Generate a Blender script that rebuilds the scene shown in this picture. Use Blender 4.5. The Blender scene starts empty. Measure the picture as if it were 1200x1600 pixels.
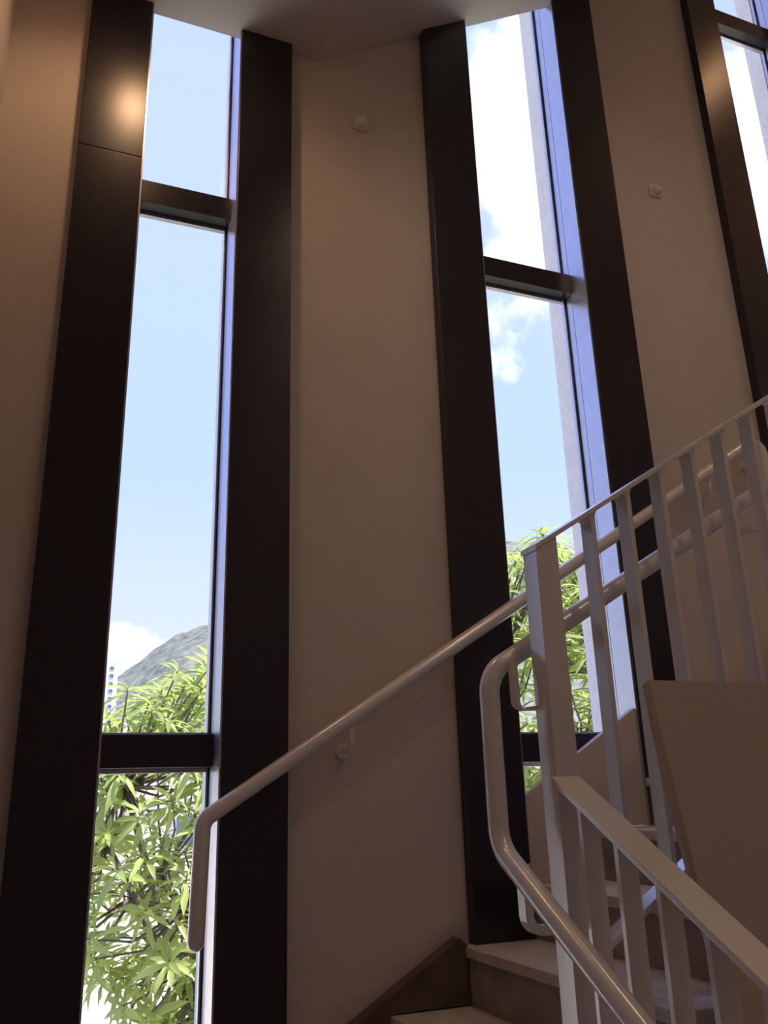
import bpy, bmesh, math, random
from mathutils import Vector, Matrix

sc = bpy.context.scene
col = sc.collection
# World frame: X runs to the right along the window wall, Y points out through it, Z up (metres).
# ------------------------------------------------------------------ camera
FPX, PITCH, ROLL, AZ, EYE = 1340.0, math.radians(18.5), math.radians(1.8), math.radians(67.7), 1.6
hd = Vector((math.cos(AZ), math.sin(AZ), 0))                       # heading in plan
FW = hd * math.cos(PITCH) + Vector((0, 0, math.sin(PITCH)))
R0 = Vector((math.sin(AZ), -math.cos(AZ), 0))
U0 = R0.cross(FW)
RT = R0 * math.cos(ROLL) - U0 * math.sin(ROLL)
UP = R0 * math.sin(ROLL) + U0 * math.cos(ROLL)
cam = bpy.data.cameras.new('camera')
cam.sensor_fit = 'HORIZONTAL'; cam.sensor_width = 36.0; cam.lens = 36.0 * FPX / 1200.0
cam.clip_end = 3000
camo = bpy.data.objects.new('camera', cam); col.objects.link(camo)
M = Matrix((RT, UP, -FW)).transposed().to_4x4(); M.translation = (0, 0, EYE)
camo.matrix_world = M
sc.camera = camo
def ray(px, py):
    return (FW * FPX + RT * (px - 600) - UP * (py - 800)).normalized()
def seen_px(p):
    v = Vector(p) - Vector((0, 0, EYE)); z = v.dot(FW)
    if z <= 0: return None
    return 600 + FPX * v.dot(RT) / z, 800 - FPX * v.dot(UP) / z

# ------------------------------------------------------------------ colour management
sc.view_settings.view_transform = 'Standard'
sc.view_settings.look = 'None'
sc.view_settings.gamma = 1.0
sc.view_settings.use_curve_mapping = False
sc.view_settings.exposure = 0.0

# ------------------------------------------------------------------ sky
w = bpy.data.worlds.new('sky'); sc.world = w; w.use_nodes = True
nt = w.node_tree; nt.nodes.clear()
def N(t, tree, **kw):
    n = tree.nodes.new(t)
    for k, v in kw.items(): setattr(n, k, v)
    return n
tc = N('ShaderNodeTexCoord', nt)
sep = N('ShaderNodeSeparateXYZ', nt); nt.links.new(tc.outputs['Generated'], sep.inputs[0])
ramp = N('ShaderNodeValToRGB', nt); nt.links.new(sep.outputs['Z'], ramp.inputs[0])
cr = ramp.color_ramp
cr.elements[0].position = 0.0; cr.elements[0].color = (0.92, 0.97, 1.25, 1)
cr.elements[1].position = 1.0; cr.elements[1].color = (0.58, 0.78, 1.6, 1)
for p, c in ((0.17, (0.88, 0.96, 1.35, 1)), (0.36, (0.66, 0.85, 1.9, 1)), (0.66, (0.71, 0.85, 1.9, 1))):
    e = cr.elements.new(p); e.color = c
nz = N('ShaderNodeTexNoise', nt); nz.inputs['Scale'].default_value = 5.0
nz.inputs['Detail'].default_value = 7.0; nz.inputs['Roughness'].default_value = 0.58
nt.links.new(tc.outputs['Generated'], nz.inputs['Vector'])
acc = nz.outputs[0]
def madd(a, b, op='ADD'):
    m = N('ShaderNodeMath', nt, operation=op)
    for i, v in enumerate((a, b)):
        if isinstance(v, (int, float)): m.inputs[i].default_value = v
        else: nt.links.new(v, m.inputs[i])
    return m.outputs[0]
for (px, py), rad, wt in (((880, 370), 0.25, 0.46), ((880, 120), 0.16, 0.31), ((150, 1060), 0.10, 0.26), ((230, 1060), 0.08, 0.24), ((1230, 200), 0.25, 0.3)):
    d = N('ShaderNodeVectorMath', nt, operation='DISTANCE')
    nt.links.new(tc.outputs['Generated'], d.inputs[0]); d.inputs[1].default_value = ray(px, py)
    mr = N('ShaderNodeMapRange', nt); mr.inputs['From Min'].default_value = rad; mr.inputs['From Max'].default_value = 0
    mr.inputs['To Min'].default_value = 0; mr.inputs['To Max'].default_value = wt; mr.clamp = True
    nt.links.new(d.outputs['Value'], mr.inputs['Value'])
    acc = madd(acc, mr.outputs[0])
mk = N('ShaderNodeMapRange', nt); mk.interpolation_type = 'SMOOTHSTEP'
mk.inputs['From Min'].default_value = 0.71; mk.inputs['From Max'].default_value = 0.85
nt.links.new(acc, mk.inputs['Value'])
mx = N('ShaderNodeMix', nt, data_type='RGBA')
nt.links.new(mk.outputs[0], mx.inputs['Factor']); nt.links.new(ramp.outputs[0], mx.inputs['A'])
mx.inputs['B'].default_value = (2.0, 2.0, 2.1, 1)
bg = N('ShaderNodeBackground', nt); bg.inputs['Strength'].default_value = 1.0
nt.links.new(mx.outputs['Result'], bg.inputs['Color'])
wo = N('ShaderNodeOutputWorld', nt); nt.links.new(bg.outputs[0], wo.inputs[0])

# ------------------------------------------------------------------ sun
sl = bpy.data.lights.new('sun', 'SUN'); sl.energy = 11.0; sl.angle = math.radians(0.6); sl.color = (1, 0.95, 0.86)
so = bpy.data.objects.new('sun', sl); col.objects.link(so); so.location = (20, -3, 30)
so.rotation_euler = Vector((0.50, -0.22, 0.84)).to_track_quat('Z', 'Y').to_euler()

# ------------------------------------------------------------------ materials
def mat(name, base, rough=0.6, metal=0.0, var=None, scale=8.0, bump=0.0, bscale=60.0, spec=0.5, coat=0.0, speck=None):
    m = bpy.data.materials.new(name); m.use_nodes = True
    t = m.node_tree; b = t.nodes['Principled BSDF']
    b.inputs['Base Color'].default_value = (*base, 1); b.inputs['Roughness'].default_value = rough
    b.inputs['Metallic'].default_value = metal; b.inputs['Specular IOR Level'].default_value = spec
    b.inputs['Coat Weight'].default_value = coat; b.inputs['Coat Roughness'].default_value = 0.08
    co = N('ShaderNodeTexCoord', t)
    last = None
    if var:
        n = N('ShaderNodeTexNoise', t); n.inputs['Scale'].default_value = scale; n.inputs['Detail'].default_value = 6
        t.links.new(co.outputs['Object'], n.inputs['Vector'])
        r = N('ShaderNodeValToRGB', t); r.color_ramp.elements[0].position = 0.32; r.color_ramp.elements[1].position = 0.68
        r.color_ramp.elements[0].color = (*base, 1); r.color_ramp.elements[1].color = (*var, 1)
        t.links.new(n.outputs[0], r.inputs[0]); last = r.outputs[0]
    if speck:
        v = N('ShaderNodeTexVoronoi', t); v.inputs['Scale'].default_value = speck[1]
        t.links.new(co.outputs['Object'], v.inputs['Vector'])
        r2 = N('ShaderNodeValToRGB', t); r2.color_ramp.elements[0].position = speck[2]; r2.color_ramp.elements[1].position = speck[2] + 0.04
        r2.color_ramp.elements[0].color = (1, 1, 1, 1); r2.color_ramp.elements[1].color = (0, 0, 0, 1)
        t.links.new(v.outputs['Distance'], r2.inputs[0])
        q = N('ShaderNodeMix', t, data_type='RGBA')
        t.links.new(r2.outputs[0], q.inputs['Factor'])
        if last: t.links.new(last, q.inputs['A'])
        else: q.inputs['A'].default_value = (*base, 1)
        q.inputs['B'].default_value = (*speck[0], 1); last = q.outputs['Result']
    if last: t.links.new(last, b.inputs['Base Color'])
    if bump:
        n2 = N('ShaderNodeTexNoise', t); n2.inputs['Scale'].default_value = bscale; n2.inputs['Detail'].default_value = 3
        t.links.new(co.outputs['Object'], n2.inputs['Vector'])
        bp = N('ShaderNodeBump', t); bp.inputs['Strength'].default_value = bump; bp.inputs['Distance'].default_value = 0.004
        t.links.new(n2.outputs[0], bp.inputs['Height']); t.links.new(bp.outputs[0], b.inputs['Normal'])
    return m
m_wall = mat('beige_paint', (0.66, 0.595, 0.535), 0.75, var=(0.63, 0.565, 0.505), scale=3, bump=0.25, bscale=90)
m_ceil = mat('ceiling_paint', (0.60, 0.56, 0.51), 0.8, bump=0.15)
m_dark = mat('dark_brown_metal', (0.020, 0.017, 0.025), 0.28, var=(0.025, 0.021, 0.029), scale=5, spec=0.45)
m_alu = mat('bronze_aluminium', (0.55, 0.56, 0.60), 0.32, metal=0.7, var=(0.50, 0.51, 0.56), scale=20)
m_gasket = mat('black_gasket', (0.012, 0.012, 0.014), 0.6)
m_conc = mat('white_concrete', (0.85, 0.86, 0.85), 0.85, var=(0.78, 0.79, 0.79), scale=9, bump=0.5, bscale=70, speck=((0.45, 0.46, 0.48), 64, 0.15))
m_white = mat('white_gloss_paint', (0.80, 0.77, 0.74), 0.30, var=(0.77, 0.74, 0.71), scale=12, bump=0.10, bscale=40, spec=0.9, coat=1.0)
_b = m_white.node_tree.nodes['Principled BSDF']                       # thick enamel: mirrors the windows at a slant
_b.inputs['IOR'].default_value = 1.65; _b.inputs['Coat IOR'].default_value = 1.8; _b.inputs['Coat Roughness'].default_value = 0.22
m_tread = mat('beige_terrazzo', (0.74, 0.68, 0.62), 0.55, var=(0.60, 0.55, 0.50), scale=14, bump=0.2, speck=((0.22, 0.17, 0.13), 130, 0.2))
m_riser = mat('brown_stone', (0.42, 0.35, 0.32), 0.6, var=(0.28, 0.225, 0.205), scale=9, bump=0.2)
m_skirt = mat('dark_brown_stone', (0.17, 0.115, 0.085), 0.42, var=(0.10, 0.065, 0.05), scale=10, bump=0.2)
m_render = mat('smooth_beige_render', (0.64, 0.535, 0.45), 0.5, var=(0.61, 0.51, 0.425), scale=2.5, bump=0.2, coat=0.5)
m_plastic = mat('white_plastic', (0.74, 0.73, 0.70), 0.4, var=(0.72, 0.71, 0.68), scale=30)
m_bark = mat('grey_bark', (0.20, 0.16, 0.12), 0.85, var=(0.10, 0.08, 0.06), scale=25, bump=0.6, bscale=50)
m_bwhite = mat('white_render', (0.80, 0.78, 0.74), 0.8, var=(0.76, 0.74, 0.71), scale=0.6)
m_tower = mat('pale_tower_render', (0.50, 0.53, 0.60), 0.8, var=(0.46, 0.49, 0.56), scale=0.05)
m_winblue = mat('blue_window_glass', (0.08, 0.12, 0.20), 0.15, var=(0.10, 0.14, 0.22), scale=1)
m_hill = mat('hillside_scrub', (0.085, 0.10, 0.07), 0.95, var=(0.24, 0.245, 0.21), scale=0.22, bump=1.0, bscale=0.4)
m_bank = mat('reddish_earth', (0.42, 0.31, 0.26), 0.9, var=(0.20, 0.15, 0.11), scale=2.2, bump=0.8, bscale=6)
m_flower = mat('red_flower', (0.45, 0.05, 0.02), 0.6, var=(0.35, 0.03, 0.02), scale=60)

def emit(name, c, s):
    m = bpy.data.materials.new(name); m.use_nodes = True; t = m.node_tree; t.nodes.clear()
    e = N('ShaderNodeEmission', t); e.inputs[0].default_value = (*c, 1); e.inputs[1].default_value = s
    o = N('ShaderNodeOutputMaterial', t); t.links.new(e.outputs[0], o.inputs[0]); return m

def glass():
    m = bpy.data.materials.new('window_glass'); m.use_nodes = True; t = m.node_tree; t.nodes.clear()
    a = N('ShaderNodeBsdfTransparent', t); a.inputs[0].default_value = (0.97, 0.985, 0.98, 1)
    g = N('ShaderNodeBsdfGlossy', t); g.inputs['Roughness'].default_value = 0.02
    lw = N('ShaderNodeLayerWeight', t); lw.inputs[0].default_value = 0.5
    pw = N('ShaderNodeMath', t, operation='POWER'); t.links.new(lw.outputs['Facing'], pw.inputs[0]); pw.inputs[1].default_value = 5.0
    f = N('ShaderNodeMath', t, operation='MULTIPLY_ADD'); t.links.new(pw.outputs[0], f.inputs[0]); f.inputs[1].default_value = 0.7; f.inputs[2].default_value = 0.02
    mix = N('ShaderNodeMixShader', t); o = N('ShaderNodeOutputMaterial', t)
    t.links.new(f.outputs[0], mix.inputs[0]); t.links.new(a.outputs[0], mix.inputs[1]); t.links.new(g.outputs[0], mix.inputs[2])
    t.links.new(mix.outputs[0], o.inputs[0]); return m
m_glass = glass()

def leafmat(name, c1, c2, tr):
    m = bpy.data.materials.new(name); m.use_nodes = True; t = m.node_tree; t.nodes.clear()
    oi = N('ShaderNodeObjectInfo', t); geo = N('ShaderNodeNewGeometry', t)
    co = N('ShaderNodeTexCoord', t)
    n = N('ShaderNodeTexNoise', t); n.inputs['Scale'].default_value = 1.7
    t.links.new(geo.outputs['Position'], n.inputs['Vector'])
    q = N('ShaderNodeMix', t, data_type='RGBA'); q.inputs['A'].default_value = (*c1, 1); q.inputs['B'].default_value = (*c2, 1)
    a = N('ShaderNodeMath', t, operation='ADD'); t.links.new(oi.outputs['Random'], a.inputs[0]); t.links.new(n.outputs[0], a.inputs[1])
    s = N('ShaderNodeMath', t, operation='MULTIPLY'); t.links.new(a.outputs[0], s.inputs[0]); s.inputs[1].default_value = 0.6; s.use_clamp = True
    t.links.new(s.outputs[0], q.inputs['Factor'])
    d = N('ShaderNodeBsdfPrincipled', t); d.inputs['Roughness'].default_value = 0.33
    t.links.new(q.outputs['Result'], d.inputs['Base Color'])
    tl = N('ShaderNodeBsdfTranslucent', t); tl.inputs[0].default_value = (*tr, 1)
    mix = N('ShaderNodeMixShader', t); mix.inputs[0].default_value = 0.38
    o = N('ShaderNodeOutputMaterial', t)
    t.links.new(d.outputs[0], mix.inputs[1]); t.links.new(tl.outputs[0], mix.inputs[2]); t.links.new(mix.outputs[0], o.inputs[0])
    return m
m_leaf = leafmat('glossy_green_leaf', (0.09, 0.13, 0.05), (0.44, 0.50, 0.17), (0.66, 0.80, 0.20))

def paving():
    m = bpy.data.materials.new('cream_paving'); m.use_nodes = True; t = m.node_tree; b = t.nodes['Principled BSDF']
    co = N('ShaderNodeTexCoord', t); br = N('ShaderNodeTexBrick', t)
    br.offset = 0.0; br.inputs['Scale'].default_value = 1.0; br.inputs['Brick Width'].default_value = 0.2; br.inputs['Row Height'].default_value = 0.2
    br.inputs['Mortar Size'].default_value = 0.006
    br.inputs['Color1'].default_value = (0.66, 0.58, 0.48, 1); br.inputs['Color2'].default_value = (0.62, 0.55, 0.46, 1); br.inputs['Mortar'].default_value = (0.50, 0.44, 0.37, 1)
    t.links.new(co.outputs['Object'], br.inputs['Vector']); t.links.new(br.outputs[0], b.inputs['Base Color']); b.inputs['Roughness'].default_value = 0.85
    return m
m_pave = paving()

# ------------------------------------------------------------------ mesh helpers
def link(name, bm, m, parent=None, smooth=False):
    me = bpy.data.meshes.new(name); bmesh.ops.recalc_face_normals(bm, faces=bm.faces); bm.to_mesh(me); bm.free()
    if smooth:
        for p in me.polygons: p.use_smooth = True
    me.materials.append(m)
    o = bpy.data.objects.new(name, me); col.objects.link(o)
    if parent: o.parent = parent; o.matrix_parent_inverse = parent.matrix_world.inverted()
    return o
def addbox(bm, x0, x1, y0, y1, z0, z1, bev=0.0):
    b2 = bmesh.new()
    v = [b2.verts.new((x, y, z)) for x in (x0, x1) for y in (y0, y1) for z in (z0, z1)]
    for f in ((0, 1, 3, 2), (4, 6, 7, 5), (0, 4, 5, 1), (2, 3, 7, 6), (0, 2, 6, 4), (1, 5, 7, 3)): b2.faces.new([v[i] for i in f])
    merge(bm, b2, bev)
def merge(bm, b2, bev):
    if bev: bmesh.ops.bevel(b2, geom=b2.edges[:], offset=bev, segments=2, affect='EDGES', profile=0.7)
    t = bpy.data.meshes.new('t'); b2.to_mesh(t); b2.free(); bm.from_mesh(t); bpy.data.meshes.remove(t)
def addprism(bm, pts, axis, a0, a1, bev=0.0):
    """extrude polygon pts along axis ('x': pts=(y,z); 'y': pts=(x,z); 'z': pts=(x,y))"""
    def P(p, a): return {'x': (a, p[0], p[1]), 'y': (p[0], a, p[1]), 'z': (p[0], p[1], a)}[axis]
    b2 = bmesh.new(); lo = [b2.verts.new(P(p, a0)) for p in pts]; hi = [b2.verts.new(P(p, a1)) for p in pts]
    n = len(pts); b2.faces.new(lo); b2.faces.new(hi[::-1])
    for i in range(n): b2.faces.new((lo[i], lo[(i + 1) % n], hi[(i + 1) % n], hi[i]))
    bmesh.ops.recalc_face_normals(b2, faces=b2.faces)
    merge(bm, b2, bev)
def box(name, b, m, parent=None, bev=0.0):
    bm = bmesh.new(); addbox(bm, *b, bev); return link(name, bm, m, parent)
def prism(name, pts, axis, a0, a1, m, parent=None, bev=0.0):
    bm = bmesh.new(); addprism(bm, pts, axis, a0, a1, bev); return link(name, bm, m, parent)
def fillet(pts, r, seg=8):
    pts = [Vector(p) for p in pts]; out = [pts[0]]
    for i in range(1, len(pts) - 1):
        a, b, c = pts[i - 1], pts[i], pts[i + 1]
        d1 = (a - b).normalized(); d2 = (c - b).normalized(); ang = d1.angle(d2)
        if ang > 3.1: continue
        L = min(r / math.tan(ang / 2), (a - b).length * 0.49, (c - b).length * 0.49); rr = L * math.tan(ang / 2)
        cen = b + (d1 + d2).normalized() * (rr / math.sin(ang / 2))
        p1 = b + d1 * L - cen; p2 = b + d2 * L - cen
        tot = p1.angle(p2); ax = p1.cross(p2).normalized()
        for k in range(seg + 1): out.append(cen + Matrix.Rotation(tot * k / seg, 3, ax) @ p1)
    out.append(pts[-1]); return out
def tube(bm, path, rad, n=16, cap=True):
    path = [Vector(p) for p in path]; rings = []
    t0 = (path[1] - path[0]).normalized(); ref = t0.orthogonal().normalized()
    for i, p in enumerate(path):
        t = ((path[min(i + 1, len(path) - 1)] - p).normalized() + (p - path[max(i - 1, 0)]).normalized()).normalized()
        ref = (ref - t * ref.dot(t)).normalized(); bi = t.cross(ref)
        rr = rad[i] if isinstance(rad, (list, tuple)) else rad
        rings.append([bm.verts.new(p + (ref * math.cos(2 * math.pi * k / n) + bi * math.sin(2 * math.pi * k / n)) * rr) for k in range(n)])
    for a, b in zip(rings, rings[1:]):
        for k in range(n): bm.faces.new((a[k], a[(k + 1) % n], b[(k + 1) % n], b[k]))
    if cap: bm.faces.new(rings[0]); bm.faces.new(rings[-1][::-1])
def pipe(path, r, fr, name, m, parent=None, round_ends=True):
    q = fillet(path, fr); rad = [r] * len(q)
    if round_ends:
        for end in (0, -1):
            d = (q[0] - q[1]).normalized() if end == 0 else (q[-1] - q[-2]).normalized()
            p = q[end]
            ex = [(p + d * r * math.sin(a), r * math.cos(a)) for a in (0.5, 0.95, 1.35)]
            if end == 0:
                q = [e[0] for e in ex[::-1]] + q; rad = [e[1] for e in ex[::-1]] + rad
            else:
                q = q + [e[0] for e in ex]; rad = rad + [e[1] for e in ex]
    bm = bmesh.new(); tube(bm, q, rad); return link(name, bm, m, parent, True)
def flatbar(path, wdir, wid, th, fr, name, m, parent=None):
    """flat bar swept along a filleted planar path; wdir = direction of its width (normal of the path's plane)"""
    q = fillet(path, fr, 5); wd = Vector(wdir).normalized(); bm = bmesh.new(); rings = []
    for i, p in enumerate(q):
        t = ((q[min(i + 1, len(q) - 1)] - p).normalized() + (p - q[max(i - 1, 0)]).normalized()).normalized()
        s = t.cross(wd).normalized()
        rings.append([bm.verts.new(p + wd * (a * wid / 2) + s * (b * th / 2)) for a, b in ((-1, -1), (1, -1), (1, 1), (-1, 1))])
    for a, b in zip(rings, rings[1:]):
        for k in range(4): bm.faces.new((a[k], a[(k + 1) % 4], b[(k + 1) % 4], b[k]))
    bm.faces.new(rings[0]); bm.faces.new(rings[-1][::-1]); return link(name, bm, m, parent)
def empty(name, loc, label=None, cat=None, group=None, kind=None):
    o = bpy.data.objects.new(name, None); o.empty_display_size = 0.1; o.location = loc; col.objects.link(o)
    bpy.context.view_layer.update()
    return tag(o, label, cat, group, kind)
def tag(o, label=None, cat=None, group=None, kind=None):
    for k, v in (('label', label), ('category', cat), ('group', group), ('kind', kind)):
        if v: o[k] = v
    return o
def structure(o, label, cat): return tag(o, label, cat, kind='structure')

# ------------------------------------------------------------------ dimensions
WY, PY = 2.75, 2.70            # inner face of the wall, front of the dark panels
XL, XR, YB, ZT = -0.30, 5.6, -1.2, 8.4
CEIL = 4.615
def soff(x): return CEIL if x < 0.887 else CEIL + 0.646 * (x - 0.887)
def nose(k): return 1.347 + 0.26 * k, 1.151 + 0.165 * k
# openings: x0, x1 (clear width), left panel x, right panel x, sill height of each jamb
OPEN = [(0.190, 0.548, -0.034, 0.758, 0.491, 0.656),
        (1.597, 2.115, 1.377, 2.348, 1.151, 1.646),
        (3.232, 3.77, 3.029, 3.99, 2.306, 2.636)]

# ------------------------------------------------------------------ setting
bm = bmesh.new()
edges = [XL - 0.2] + [e for o in OPEN for e in o[:2]] + [XR + 0.2]
for i in range(0, len(edges), 2): addbox(bm, edges[i], edges[i + 1], WY, 2.88, -1.1, ZT)
for o in OPEN: addbox(bm, o[0], o[1], WY, 2.88, -1.1, min(o[4], o[5]))
wb = structure(link('wall_back', bm, m_wall), 'beige painted stair wall with three tall window slots', 'wall')
for i in range(0, len(edges), 2):
    box('concrete_pier', (edges[i], edges[i + 1], 2.90, 3.00, -1.1, ZT), m_conc, wb)
for o in OPEN: box('concrete_apron', (o[0], o[1], 2.90, 3.00, -1.1, min(o[4], o[5]) - 0.02), m_conc, wb)
structure(box('wall_left', (XL - 0.2, XL, YB - 0.2, WY, -0.2, ZT), m_wall), 'beige side wall meeting the window wall beside the warm lamp', 'wall')
structure(box('wall_right', (XR, XR + 0.2, YB - 0.2, WY, -0.2, ZT), m_wall), 'beige wall closing the head of the stair', 'wall')
structure(box('wall_front', (XL, XR, YB - 0.2, YB, -0.2, ZT), m_wall), 'beige wall opposite the windows', 'wall')
structure(box('floor', (XL, XR, YB, 2.695, -0.2, 0.0), m_tread), 'beige terrazzo floor at the foot of the stair', 'floor')
bm = bmesh.new()
addprism(bm, [(XL, CEIL), (0.887, CEIL), (XR, soff(XR)), (XR, soff(XR) + 0.2), (0.85, CEIL + 0.2), (XL, CEIL + 0.2)], 'y', YB, WY)
structure(link('ceiling', bm, m_ceil), 'plain ceiling that is level at first, then slopes up as the soffit of the next flight', 'ceiling')
structure(box('ceiling_upper', (XL, XR, YB, 2.88, ZT, ZT + 0.15), m_ceil), 'level ceiling above the upper flight', 'ceiling')

def window(n, o, joint):
    x0, x1, pl, pr, zl, zr = o
    names = {1: 'tall narrow window showing the hill and a tree, behind the start of the handrail',
             2: 'tall window showing a big white cloud, crossed by the sloping stair balustrade',
             3: 'tall window high up beside the upper flight of stairs'}
    zb = max(zl, zr); zlo = min(zl, zr); zt = ZT - 0.02
    wn = empty('window_%d' % n, (x0, WY, zlo), names[n], 'window', kind='structure')
    lz = [zl, joint, zt] if joint else [zl, zt]
    for a, b in zip(lz, lz[1:]): box('side_panel', (pl, x0, PY, WY - 0.001, a + 0.0015, b - 0.0015), m_dark, wn, 0.002)
    box('side_panel', (x1, pr, PY, WY - 0.001, zr, zt), m_dark, wn, 0.002)
    # jamb linings (bronze aluminium) with a recessed gasket line and the glazing bead
    for side in (0, 1):
        xa, xb = (x0, x0 + 0.006) if side == 0 else (x1 - 0.006, x1)
        jl = box('jamb_lining', (xa, xb, PY + 0.006, 2.812, zlo, zt), m_alu, wn)
        xa, xb = (x0, x0 + 0.006) if side == 0 else (x1 - 0.006, x1)
        box('jamb_lining', (xa, xb, 2.815, 2.855, zlo, zt), m_alu, wn)
        xa, xb = (x0, x0 + 0.016) if side == 0 else (x1 - 0.016, x1)
        box('glazing_bead', (xa, xb, 2.862, 2.879, zlo, zt), m_alu, wn, 0.002)
        xa, xb = (x0, x0 + 0.010) if side == 0 else (x1 - 0.010, x1)
        box('gasket', (xa, xb, 2.855, 2.862, zlo, zt), m_gasket, wn)
    ts = [(1.712, 1.811), (3.752, 3.850), (5.84, 5.945), (7.6, 7.7)]
    prev = zlo
    for a, b in ts:
        if b < zb + 0.1: continue
        t = box('transom', (x0 + 0.007, x1 - 0.007, 2.80, 2.853, a, b), m_dark, wn, 0.002)
        box('bead', (x0 + 0.017, x1 - 0.017, 2.858, 2.879, a - 0.014, a + 0.03), m_alu, t, 0.002)
        box('bead', (x0 + 0.017, x1 - 0.017, 2.858, 2.879, b - 0.03, b + 0.010), m_alu, t, 0.002)
        box('pane', (x0 + 0.002, x1 - 0.002, 2.882, 2.888, prev, a + 0.02), m_glass, wn)
        prev = b - 0.02
    box('pane', (x0 + 0.002, x1 - 0.002, 2.882, 2.888, prev, zt), m_glass, wn)
    return wn
window(1, OPEN[0], 3.865); window(2, OPEN[1], None); window(3, OPEN[2], None)

# raking board across the foot of the middle window, stone skirting below it
n1, n2, n3 = nose(1), nose(2), nose(3)
sb = prism('trim_1', [(1.600, n1[1] + .002), (n2[0] - .012, n1[1] + .002), (n2[0] - .012, n2[1] + .002), (2.112, n2[1] + .002), (2.112, 1.900), (1.600, 1.592)], 'y', 2.715, 2.745, m_wall, bev=0.002)
structure(sb, 'beige raking board covering the foot of the middle window along the stairs', 'trim')
sk = bmesh.new()
def skt(x): return 0.968 + 0.573 * (x - 0.952)
addprism(sk, [(0.762, skt(.762) - 0.22), (0.762, skt(.762)), (1.318, skt(1.318)), (1.345, 1.155), (1.345, 0.99), (1.09, 0.99), (1.09, 0.825), (0.81, 0.825)], 'y', 2.690, WY - 0.001, 0.004)
structure(link('baseboard_back', sk, m_skirt), 'dark brown stone skirting raking up the wall beside the lowest steps', 'baseboard')

# ------------------------------------------------------------------ staircase
st = empty('staircase', (1.1, 2.2, 0), 'brown stone staircase with pale terrazzo treads turning up along the windows', 'staircase')
Y0, WS = 1.69, WY - 0.002
def step(poly, h, nosing, back=WS):
    """poly: plan polygon, nosing: plan direction the tread overhangs"""
    s = prism('step', poly, 'z', h - 0.165 - 0.13 if h > 0.3 else 0.0, h - 0.03, m_riser, st)
    nx, ny = nosing
    p2 = []
    for i, p in enumerate(poly):
        p2.append((p[0] + (nx if i in (0, 1) else 0), p[1] + (ny if i in (0, 1) else 0)))
    prism('tread', p2, 'z', h - 0.03, h, m_tread, s, 0.004)
pv = (1.085, 1.71)
for k in range(0, 14):
    x, h = nose(k)
    step([(x, Y0), (x, WS), (x + 0.26, WS), (x + 0.26, Y0)], h, (-0.012, 0))
step([pv, (1.087, WS), (1.347, WS), (1.347, Y0), (1.10, Y0)], 0.986, (-0.012, 0))
step([(1.075, 1.71), (0.807, WS), (1.087, WS)], 0.821, (-0.012, 0))
step([(1.065, 1.71), (0.36, WS), (0.807, WS), (1.075, 1.71)], 0.656, (-0.010, -0.006))
step([(1.075, 1.66), (XL + .002, 2.30), (XL + .002, 2.695), (0.36, 2.695), (1.065, 1.71)], 0.491, (0, -0.012))
step([(1.19, 1.40), (XL + .002, 1.72), (XL + .002, 2.30), (1.075, 1.66), (1.19, 1.66)], 0.326, (0, -0.012))
step([(1.19, 1.10), (XL + .002, 1.18), (XL + .002, 1.72), (1.19, 1.40)], 0.161, (0, -0.012))

# ------------------------------------------------------------------ balustrade
bl = empty('stair_balustrade', (1.154, 1.784, 0.986), 'white painted steel balustrade with flat bars, square newel post and bent pipe rail', 'balustrade')
def rail_u(x): return 2.190 + 0.620 * (x - 1.123)       # top of the sloping upper rail
def rail_l(y): return 1.642 - 0.582 * (1.76 - y)        # top of the rail that comes down towards the lower flight
def bot_u(x): return 1.262 + 0.60 * (x - 1.185)
UX = 4.6
prism('newel_post', [(1.123, 0.988), (1.185, 0.988), (1.185, rail_u(1.185) - 0.014), (1.123, rail_u(1.123) - 0.014)], 'y', 1.752, 1.818, m_white, bl, 0.003)
prism('top_rail', [(1.119, rail_u(1.119)), (UX, rail_u(UX)), (UX, rail_u(UX) - 0.014), (1.119, rail_u(1.119) - 0.014)], 'y', 1.747, 1.822, m_white, bl, 0.002)
prism('bottom_rail', [(1.185, bot_u(1.185)), (UX, bot_u(UX)), (UX, bot_u(UX) - 0.016), (1.185, bot_u(1.185) - 0.016)], 'y', 1.755, 1.805, m_white, bl, 0.002)
def flatpost(x, a, y0, y1, zf0, zf1, th):
    """flat upright with small fillets where it runs into the top rail"""
    pts = []
    r = 0.016
    x0, x1 = x, x + th
    pts.append((x0, zf0(x0))); pts.append((x0, zf1(x0) - r))
    for k in range(1, 5):
        t = math.pi / 2 * k / 4; pts.append((x0 - r + r * math.cos(t), zf1(x0) - r + r * math.sin(t) + (zf1(x0 - r) - zf1(x0)) * (k / 4)))
    for k in range(4, 0, -1):
        t = math.pi / 2 * k / 4; pts.append((x1 + r - r * math.cos(t), zf1(x1) - r + r * math.sin(t) + (zf1(x1 + r) - zf1(x1)) * (k / 4)))
    pts.append((x1, zf1(x1) - r)); pts.append((x1, zf0(x1)))
    return pts
for i in range(27):
    x = 1.298 + 0.1215 * i
    prism('baluster', flatpost(x, 0, 1.757, 1.803, lambda q: bot_u(q), lambda q: rail_u(q) - 0.0138, 0.014), 'y', 1.757, 1.803, m_white, bl)
LY = 0.55
prism('top_rail', [(1.752, rail_l(1.752)), (LY, rail_l(LY)), (LY, rail_l(LY) - 0.016), (1.752, rail_l(1.752) - 0.016)], 'x', 1.108, 1.183, m_white, bl, 0.002)
def bot_l(y): return rail_l(y) - 0.60
prism('bottom_rail', [(1.752, bot_l(1.752)), (LY, bot_l(LY)), (LY, bot_l(LY) - 0.016), (1.752, bot_l(1.752) - 0.016)], 'x', 1.122, 1.172, m_white, bl, 0.002)
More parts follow.
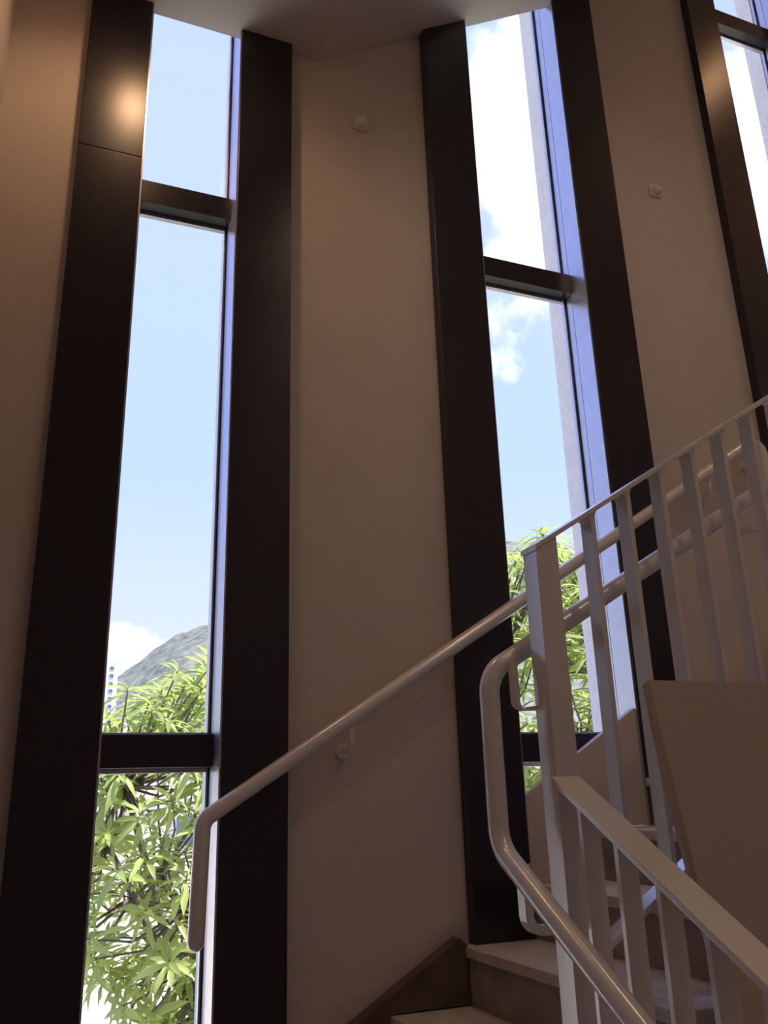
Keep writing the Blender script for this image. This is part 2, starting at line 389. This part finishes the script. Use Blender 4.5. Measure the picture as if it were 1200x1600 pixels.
for i in range(10):
    y = 1.672 - 0.118 * i
    prism('baluster', [(y, bot_l(y)), (y, rail_l(y) - 0.0155), (y + 0.014, rail_l(y + .014) - 0.0155), (y + 0.014, bot_l(y + .014))], 'x', 1.124, 1.170, m_white, bl, 0.0015)
prism('end_post', [(LY - 0.05, 0.0), (LY - 0.05, rail_l(LY - .05)), (LY, rail_l(LY)), (LY, 0.0)], 'x', 1.115, 1.177, m_white, bl, 0.003)
for i in (4, 12, 20):                                              # short feet that carry the bottom rail
    x = 1.298 + 0.1215 * i; k = int((x - 1.347) // 0.26)
    box('foot', (x, x + 0.014, 1.762, 1.798, (nose(k)[1] if k >= 0 else 0.986) + 0.002, bot_u(x) - 0.008), m_white, bl)
# bent pipe rail on the stair side
PX, PYY = 1.03, 1.872
hp = pipe([(4.4, PYY, 1.885 + 0.585 * (4.4 - PX)), (PX, PYY, 1.885), (PX, PYY, 1.487), (PX, 0.62, 1.487 - 0.60 * (PYY - 0.62))], 0.0245, 0.085, 'pipe_rail', m_white, bl)
flatbar([(1.085, 1.845, 1.91), (1.085, 1.845, 1.795), (1.124, 1.80, 1.795)], (0.6, -0.8, 0), 0.020, 0.012, 0.02, 'bracket', m_white, hp)
flatbar([(1.045, 1.80, 1.455), (1.045, 1.80, 1.318), (1.124, 1.80, 1.318)], (0, 1, 0), 0.030, 0.020, 0.032, 'bracket', m_white, hp)
for y in (1.36, 0.94):
    zz = 1.487 - 0.60 * (PYY - y) - 0.02
    flatbar([(PX, y, zz), (PX, y, zz - 0.06), (1.126, y, zz - 0.06)], (0, 1, 0), 0.020, 0.012, 0.02, 'bracket', m_white, hp)
for x in (1.9, 2.7, 3.5):
    zz = 1.885 + 0.585 * (x - PX) - 0.02
    flatbar([(x, PYY, zz), (x, PYY, zz - 0.06), (x, 1.803, zz - 0.06)], (1, 0, 0), 0.020, 0.012, 0.02, 'bracket', m_white, hp)

# ------------------------------------------------------------------ wall handrail
HY = 2.668
def hz(x): return 1.560 + 0.6325 * (x - 0.498)
wh = pipe([(0.484, HY, 1.235), (0.492, HY, 1.557), (2.93, HY, hz(2.93)), (2.945, HY, 2.78)], 0.0245, 0.05, 'wall_handrail', m_white)
tag(wh, 'white pipe handrail with bent ends rising along the window wall', 'handrail')
for x in (0.955, 2.60, 2.90):
    zz = hz(x) - 0.022
    b = flatbar([(x, HY, zz), (x, HY, zz - 0.075), (x, WY - 0.002, zz - 0.075)], (1, 0, 0), 0.014, 0.014, 0.03, 'bracket', m_white, wh)
    bm = bmesh.new(); tube(bm, [(x, WY - 0.008, zz - 0.075), (x, WY - 0.001, zz - 0.075)], 0.026, 20)
    link('rosette', bm, m_white, b)

# ------------------------------------------------------------------ solid parapet in the well
bm = bmesh.new()
yf, ybk = 1.585, 1.645
front = [(1.279, 1.836), (1.345, 1.39), (1.57, 0.0)]                # raking arris, front face
back = [(1.307, 1.832), (1.328, 1.627), (1.367, 1.405), (1.60, 0.0)]
xe = 2.75
F = [bm.verts.new((x, yf, z)) for x, z in front]; B = [bm.verts.new((x, ybk, z)) for x, z in back]
FR = [bm.verts.new((xe, yf, 1.836)), bm.verts.new((xe, yf, 0))]; BR = [bm.verts.new((xe, ybk, 1.832)), bm.verts.new((xe, ybk, 0))]
bm.faces.new(F + [FR[1], FR[0]]); bm.faces.new(B[::-1] + [BR[0], BR[1]])
bm.faces.new((F[0], B[0], B[1], F[1])); bm.faces.new((F[1], B[1], B[2])); bm.faces.new((F[1], B[2], B[3], F[2]))
bm.faces.new((F[0], FR[0], BR[0], B[0])); bm.faces.new((FR[0], FR[1], BR[1], BR[0])); bm.faces.new((F[2], B[3], BR[1], FR[1]))
tag(link('parapet_panel', bm, m_render), 'plain beige solid parapet with a raking end in front of the upper balusters', 'parapet')

# ------------------------------------------------------------------ small wall fittings
def sensor(x, z, label):
    e = empty('wall_sensor', (x, WY, z), label, 'sensor', 'square white sensors on the beige piers')
    box('back_plate', (x - 0.033, x + 0.033, WY - 0.012, WY, z - 0.033, z + 0.033), m_plastic, e, 0.004)
    bm = bmesh.new()
    prof = [(0.000, 0.026), (0.014, 0.026), (0.022, 0.022), (0.027, 0.013)]
    tube(bm, [(x, WY - 0.012 - a, z) for a, r in prof], [r for a, r in prof], 24)
    link('sensor_dome', bm, m_plastic, e, False)
sensor(1.072, 4.336, 'small square white sensor on the broad pier between the two larger windows')
sensor(2.628, 4.412, 'small square white sensor on the pier above the handrail\'s upper end')

def downlight(x, y, label, power, glow, tint):
    z = soff(x)
    e = empty('ceiling_downlight', (x, y, z), label, 'lamp', 'round warm downlights in the soffit')
    nrm = Vector((0.646, 0, -1)).normalized() if x > 0.887 else Vector((0, 0, -1))
    p = Vector((x, y, z))
    bm = bmesh.new(); tube(bm, [p, p + nrm * 0.012, p + nrm * 0.03], [0.085, 0.085, 0.070], 32); link('trim_ring', bm, m_plastic, e)
    bm = bmesh.new(); tube(bm, [p + nrm * 0.031, p + nrm * 0.038], [0.058, 0.050], 32); link('diffuser', bm, emit('warm_lamp', (1.0, 0.52, 0.25), glow), e)
    l = bpy.data.lights.new('lamp_light', 'SPOT'); l.energy = power; l.color = tint; l.spot_size = math.radians(165); l.spot_blend = 0.6; l.shadow_soft_size = 0.05
    lo = bpy.data.objects.new('lamp_light', l); col.objects.link(lo); lo.location = p + nrm * 0.07
    lo.rotation_euler = (-nrm).to_track_quat('Z', 'Y').to_euler()
    lo.parent = e; lo.matrix_parent_inverse = Matrix.Translation(-e.location)
downlight(0.172, 2.18, 'round warm downlight in the level ceiling near the side wall', 9.5, 40, (1.0, 0.60, 0.33))
downlight(4.55, 1.41, 'round warm downlight high in the sloping soffit', 12, 300, (1.0, 0.70, 0.48))
downlight(1.30, 1.30, 'added warm fill lamp, out of view at the foot of the sloping soffit', 15, 16, (1.0, 0.74, 0.54))  # added fill lamp out of frame, lifts the wall brightness
downlight(1.80, -0.30, 'added warm fill lamp, out of view in the sloping soffit opposite the windows', 25, 16, (1.0, 0.76, 0.58))  # second added fill, unseen behind the camera, brightens surfaces facing it

# ------------------------------------------------------------------ outdoors
GZ = -1.1
structure(box('ground', (-60, 90, 3.0, 150, GZ - 0.3, GZ), m_pave), 'cream paved terrace outside below the windows', 'ground')
# hill
bm = bmesh.new(); random.seed(4)
from mathutils import noise as mnoise
nx, ny = 180, 60; grid = []
HILL = [(-30, 1), (-5, 3.5), (2.5, 6.2), (5.3, 8.1), (7.7, 9.9), (10.5, 11.1), (20, 14.6), (30, 15.9), (38, 14.5), (60, 6)]
def interp(a, t):
    if a <= t[0][0]: return t[0][1]
    for (a0, v0), (a1, v1) in zip(t, t[1:]):
        if a <= a1: return v0 + (v1 - v0) * (a - a0) / (a1 - a0)
    return t[-1][1]

for j in range(ny):
    row = []
    for i in range(nx):
        x = -230 + 640 * i / (nx - 1); y = 260 + 420 * j / (ny - 1)
        a = math.degrees(math.atan2(x, 480))
        d = (y - 480) / 200.0
        prof = (math.tan(math.radians(interp(a, HILL))) * 480 / math.cos(math.radians(a)) + 1.6 + 8)
        z = prof * math.exp(-d * d * 1.6) * (1 - 0.02 * mnoise.noise(Vector((x, y, 0)) * 0.012)) + 3.0 * mnoise.noise(Vector((x, y, 7)) * 0.06) + 2.2 * mnoise.noise(Vector((x, y, 3)) * 0.2) - 8
        row.append(bm.verts.new((x, y, z)))
    grid.append(row)
for j in range(ny - 1):
    for i in range(nx - 1): bm.faces.new((grid[j][i], grid[j][i + 1], grid[j + 1][i + 1], grid[j + 1][i]))
structure(link('hill', bm, m_hill, smooth=True), 'grey green scrub covered hill in the distance', 'hill')

def building(name, label, cat, x0, x1, y0, y1, z1, m, wins, parapet=0.0):
    e = empty(name, ((x0 + x1) / 2, (y0 + y1) / 2, GZ), label, cat)
    box('wall', (x0, x1, y0, y1, GZ, z1), m, e)
    if parapet: box('parapet', (x0 - 0.12, x1 + 0.12, y0 - 0.12, y1 + 0.12, z1, z1 + parapet), m, e)
    for wx, wz, ww, wh_ in wins:
        f = box('window_frame', (wx, wx + ww, y0 - 0.06, y0 - 0.001, wz, wz + wh_), m_bwhite, e)
        for q in (0, 1):
            box('pane', (wx + 0.06 * ww + q * ww * 0.47, wx + 0.47 * ww + q * ww * 0.47, y0 - 0.09, y0 - 0.061, wz + 0.08 * wh_, wz + 0.92 * wh_), m_winblue, f)
    return e
def at_y(px, py, y):
    d = ray(px, py); return Vector((0, 0, EYE)) + d * (y / d.y)
a = at_y(186, 1030, 150); wpx = 0.118
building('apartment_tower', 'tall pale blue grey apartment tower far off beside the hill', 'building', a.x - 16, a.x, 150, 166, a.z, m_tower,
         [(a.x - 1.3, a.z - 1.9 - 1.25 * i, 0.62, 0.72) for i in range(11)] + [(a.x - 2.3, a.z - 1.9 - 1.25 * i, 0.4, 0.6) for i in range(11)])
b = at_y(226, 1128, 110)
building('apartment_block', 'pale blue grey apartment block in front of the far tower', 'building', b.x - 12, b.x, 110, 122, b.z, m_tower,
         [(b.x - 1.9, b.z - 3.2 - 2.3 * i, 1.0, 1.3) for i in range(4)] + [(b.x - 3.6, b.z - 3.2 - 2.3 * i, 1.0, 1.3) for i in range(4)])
c = at_y(150, 1225, 19)
building('low_annex', 'low white annex building behind the tree', 'building', -4, 9.5, 19, 26, c.z - 0.28, m_bwhite,
         [(2.9, 0.75, 1.0, 0.7), (5.2, 0.75, 1.0, 0.7), (7.4, 0.75, 1.0, 0.7)], 0.28)
# earth bank behind the second tree
bm = bmesh.new(); grid = []
for j in range(22):
    row = []
    for i in range(34):
        x = 3.4 + 9.5 * i / 33; y = 9.0 + 6.0 * j / 21
        fx = min(1, max(0, (x - 3.4) / 1.6)) * min(1, (12.9 - x) / 1.5); fy = min(1, j / 9) * min(1, (21 - j) / 4)
        z = GZ - 0.05 + 3.3 * fx * fy + (0.30 * mnoise.noise(Vector((x, y, 0)) * 1.3) + 0.14 * mnoise.noise(Vector((x, y, 5)) * 3.5)) * min(1, fx * fy * 4)
        row.append(bm.verts.new((x, y, z)))
    grid.append(row)
for j in range(21):
    for i in range(33): bm.faces.new((grid[j][i], grid[j][i + 1], grid[j + 1][i + 1], grid[j + 1][i]))
structure(link('earth_bank', bm, m_bank), 'reddish earth bank behind the tree at the middle window', 'bank')

# ---- trees with long leaves in whorls
def leaf_mesh(L, W, droop, fold):
    bm = bmesh.new(); n = 6; rows = []
    prof = [0.10, 0.42, 0.72, 0.95, 1.0, 0.66, 0.03]
    for i in range(n + 1):
        t = i / n; wd = W * prof[i] / 2; x = L * t; z = -droop * L * t * t
        rows.append([bm.verts.new((x, -wd, z + fold * wd)), bm.verts.new((x, 0, z)), bm.verts.new((x, wd, z + fold * wd))])
    for a, b in zip(rows, rows[1:]):
        for k in (0, 1): bm.faces.new((a[k], a[k + 1], b[k + 1], b[k]))
    me = bpy.data.meshes.new('leaf'); bm.to_mesh(me); bm.free()
    for p in me.polygons: p.use_smooth = True
    me.materials.append(m_leaf); return me
LEAF = [leaf_mesh(0.25, 0.062, 0.55, 0.45), leaf_mesh(0.22, 0.054, 0.85, 0.5), leaf_mesh(0.19, 0.050, 0.35, 0.4)]
def in_view(p):
    q = seen_px(p)
    if not q or not (-20 < q[0] < 1220 and -20 < q[1] < 1620): return False
    t = 2.9 / p.y; x = p.x * t
    return any(o[0] - 0.02 < x < o[1] + 0.02 for o in OPEN)
def tree(name, label, base, cen, rad, ntips, seed, extra=()):
    rnd = random.Random(seed)
    e = empty(name, base, label, 'tree')
    base = Vector(base); cen = Vector(cen)
    fork = base.lerp(cen, 0.42) + Vector((0.1, 0.1, 0))
    bmt = bmesh.new(); tube(bmt, [base, base.lerp(fork, 0.5) + Vector((0.04, 0, 0)), fork], [0.14, 0.12, 0.10], 10)
    link('trunk', bmt, m_bark, e, True)
    limbs = []
    for i in range(7):
        a = 2 * math.pi * i / 7 + rnd.uniform(-.3, .3); 
        tip = cen + Vector((math.cos(a) * rad[0] * .55, math.sin(a) * rad[1] * .55, rnd.uniform(-.35, .35) * rad[2]))
        mid = fork.lerp(tip, 0.5) + Vector((rnd.uniform(-.15, .15), rnd.uniform(-.15, .15), -0.12))
        limbs.append((fork, mid, tip))
        bmt = bmesh.new(); tube(bmt, [fork, mid, tip], [0.055, 0.038, 0.022], 8); link('limb', bmt, m_bark, e, True)
    tips = list(extra)
    tries = 0
    while len(tips) < ntips and tries < 20000:
        tries += 1
        v = Vector((rnd.gauss(0, 1), rnd.gauss(0, 1), rnd.gauss(0, 1))).normalized() * (rnd.uniform(0.35, 1) ** 0.5)
        p = cen + Vector((v.x * rad[0], v.y * rad[1], v.z * rad[2]))
        if all((p - Vector(q)).length > 0.15 for q in tips): tips.append(p)
    bmt = bmesh.new(); leaves = []
    for tp in tips:
        tp = Vector(tp)
        near = min((pt for l in limbs for pt in (l[1], l[2], l[1].lerp(l[2], .5))), key=lambda q: (q - tp).length)
        mid = near.lerp(tp, 0.55) + Vector((rnd.uniform(-.08, .08), rnd.uniform(-.08, .08), -0.10))
        tube(bmt, [near, mid, tp], [0.013, 0.010, 0.006], 5)
        axis = ((tp - mid).normalized() + Vector((0, 0, 0.9))).normalized()
        qa = axis.to_track_quat('Z', 'Y').to_matrix()
        nl = rnd.randint(11, 15); off = rnd.uniform(0, 6.3)
        for k in range(nl):
            az = off + k * 2.4; pit = math.radians(rnd.uniform(-8, 22) + 48 * (k / nl) ** 1.5)
            sc_ = rnd.uniform(0.75, 1.12) * (1 - 0.25 * k / nl)
            m3 = qa @ Matrix.Rotation(az, 3, 'Z') @ Matrix.Rotation(-pit, 3, 'Y') @ Matrix.Rotation(rnd.uniform(-.35, .35), 3, 'X')
            mm = m3.to_4x4() @ Matrix.Scale(sc_, 4)
            mm.translation = tp - axis * (0.07 * (1 - k / nl))
            leaves.append((mm, rnd.randrange(3)))
    tw = link('twigs', bmt, m_bark, e, True); tw['kind'] = 'stuff'
    def key(l):
        c = l[0] @ Vector((0.12, 0, 0)); return (0 if in_view(c) else 1, c.length)
    leaves.sort(key=key)
    for mm, i in leaves[:300]:
        o = bpy.data.objects.new('leaf', LEAF[i]); col.objects.link(o); o.parent = e
        o.matrix_parent_inverse = Matrix.Translation(-Vector(e.location)); o.matrix_basis = mm
    bmt = bmesh.new()
    for mm, i in leaves[300:]:
        n0 = len(bmt.verts); bmt.from_mesh(LEAF[i]); bmt.verts.ensure_lookup_table()
        for v in bmt.verts[n0:]: v.co = mm @ v.co
    me = bpy.data.meshes.new('foliage'); bmt.to_mesh(me); bmt.free(); me.materials.append(m_leaf)
    fo = bpy.data.objects.new('foliage', me); col.objects.link(fo); fo.parent = e; fo.matrix_parent_inverse = Matrix.Translation(-Vector(e.location)); fo['kind'] = 'stuff'
    return e
tree('broadleaf_tree', 'leafy tree with long pale green leaves in whorls outside the narrow window', (1.5, 7.9, GZ), (1.25, 7.6, 1.35), (1.1, 1.2, 1.55), 240, 3, [at_y(*q) for q in ((200, 1075, 7.0), (235, 1090, 7.2), (290, 1070, 7.3), (325, 1045, 7.2), (318, 1075, 7.0))])
tree('broadleaf_tree', 'leafy tree with long pale green leaves seen through the balustrade and middle window', (4.1, 6.7, GZ), (4.15, 6.4, 2.3), (1.15, 1.1, 1.55), 330, 8, [at_y(*q) for q in ((848, 835, 6.2), (872, 850, 6.4), (800, 885, 6.2), (825, 868, 6.0), (888, 880, 6.3), (860, 900, 6.1))])
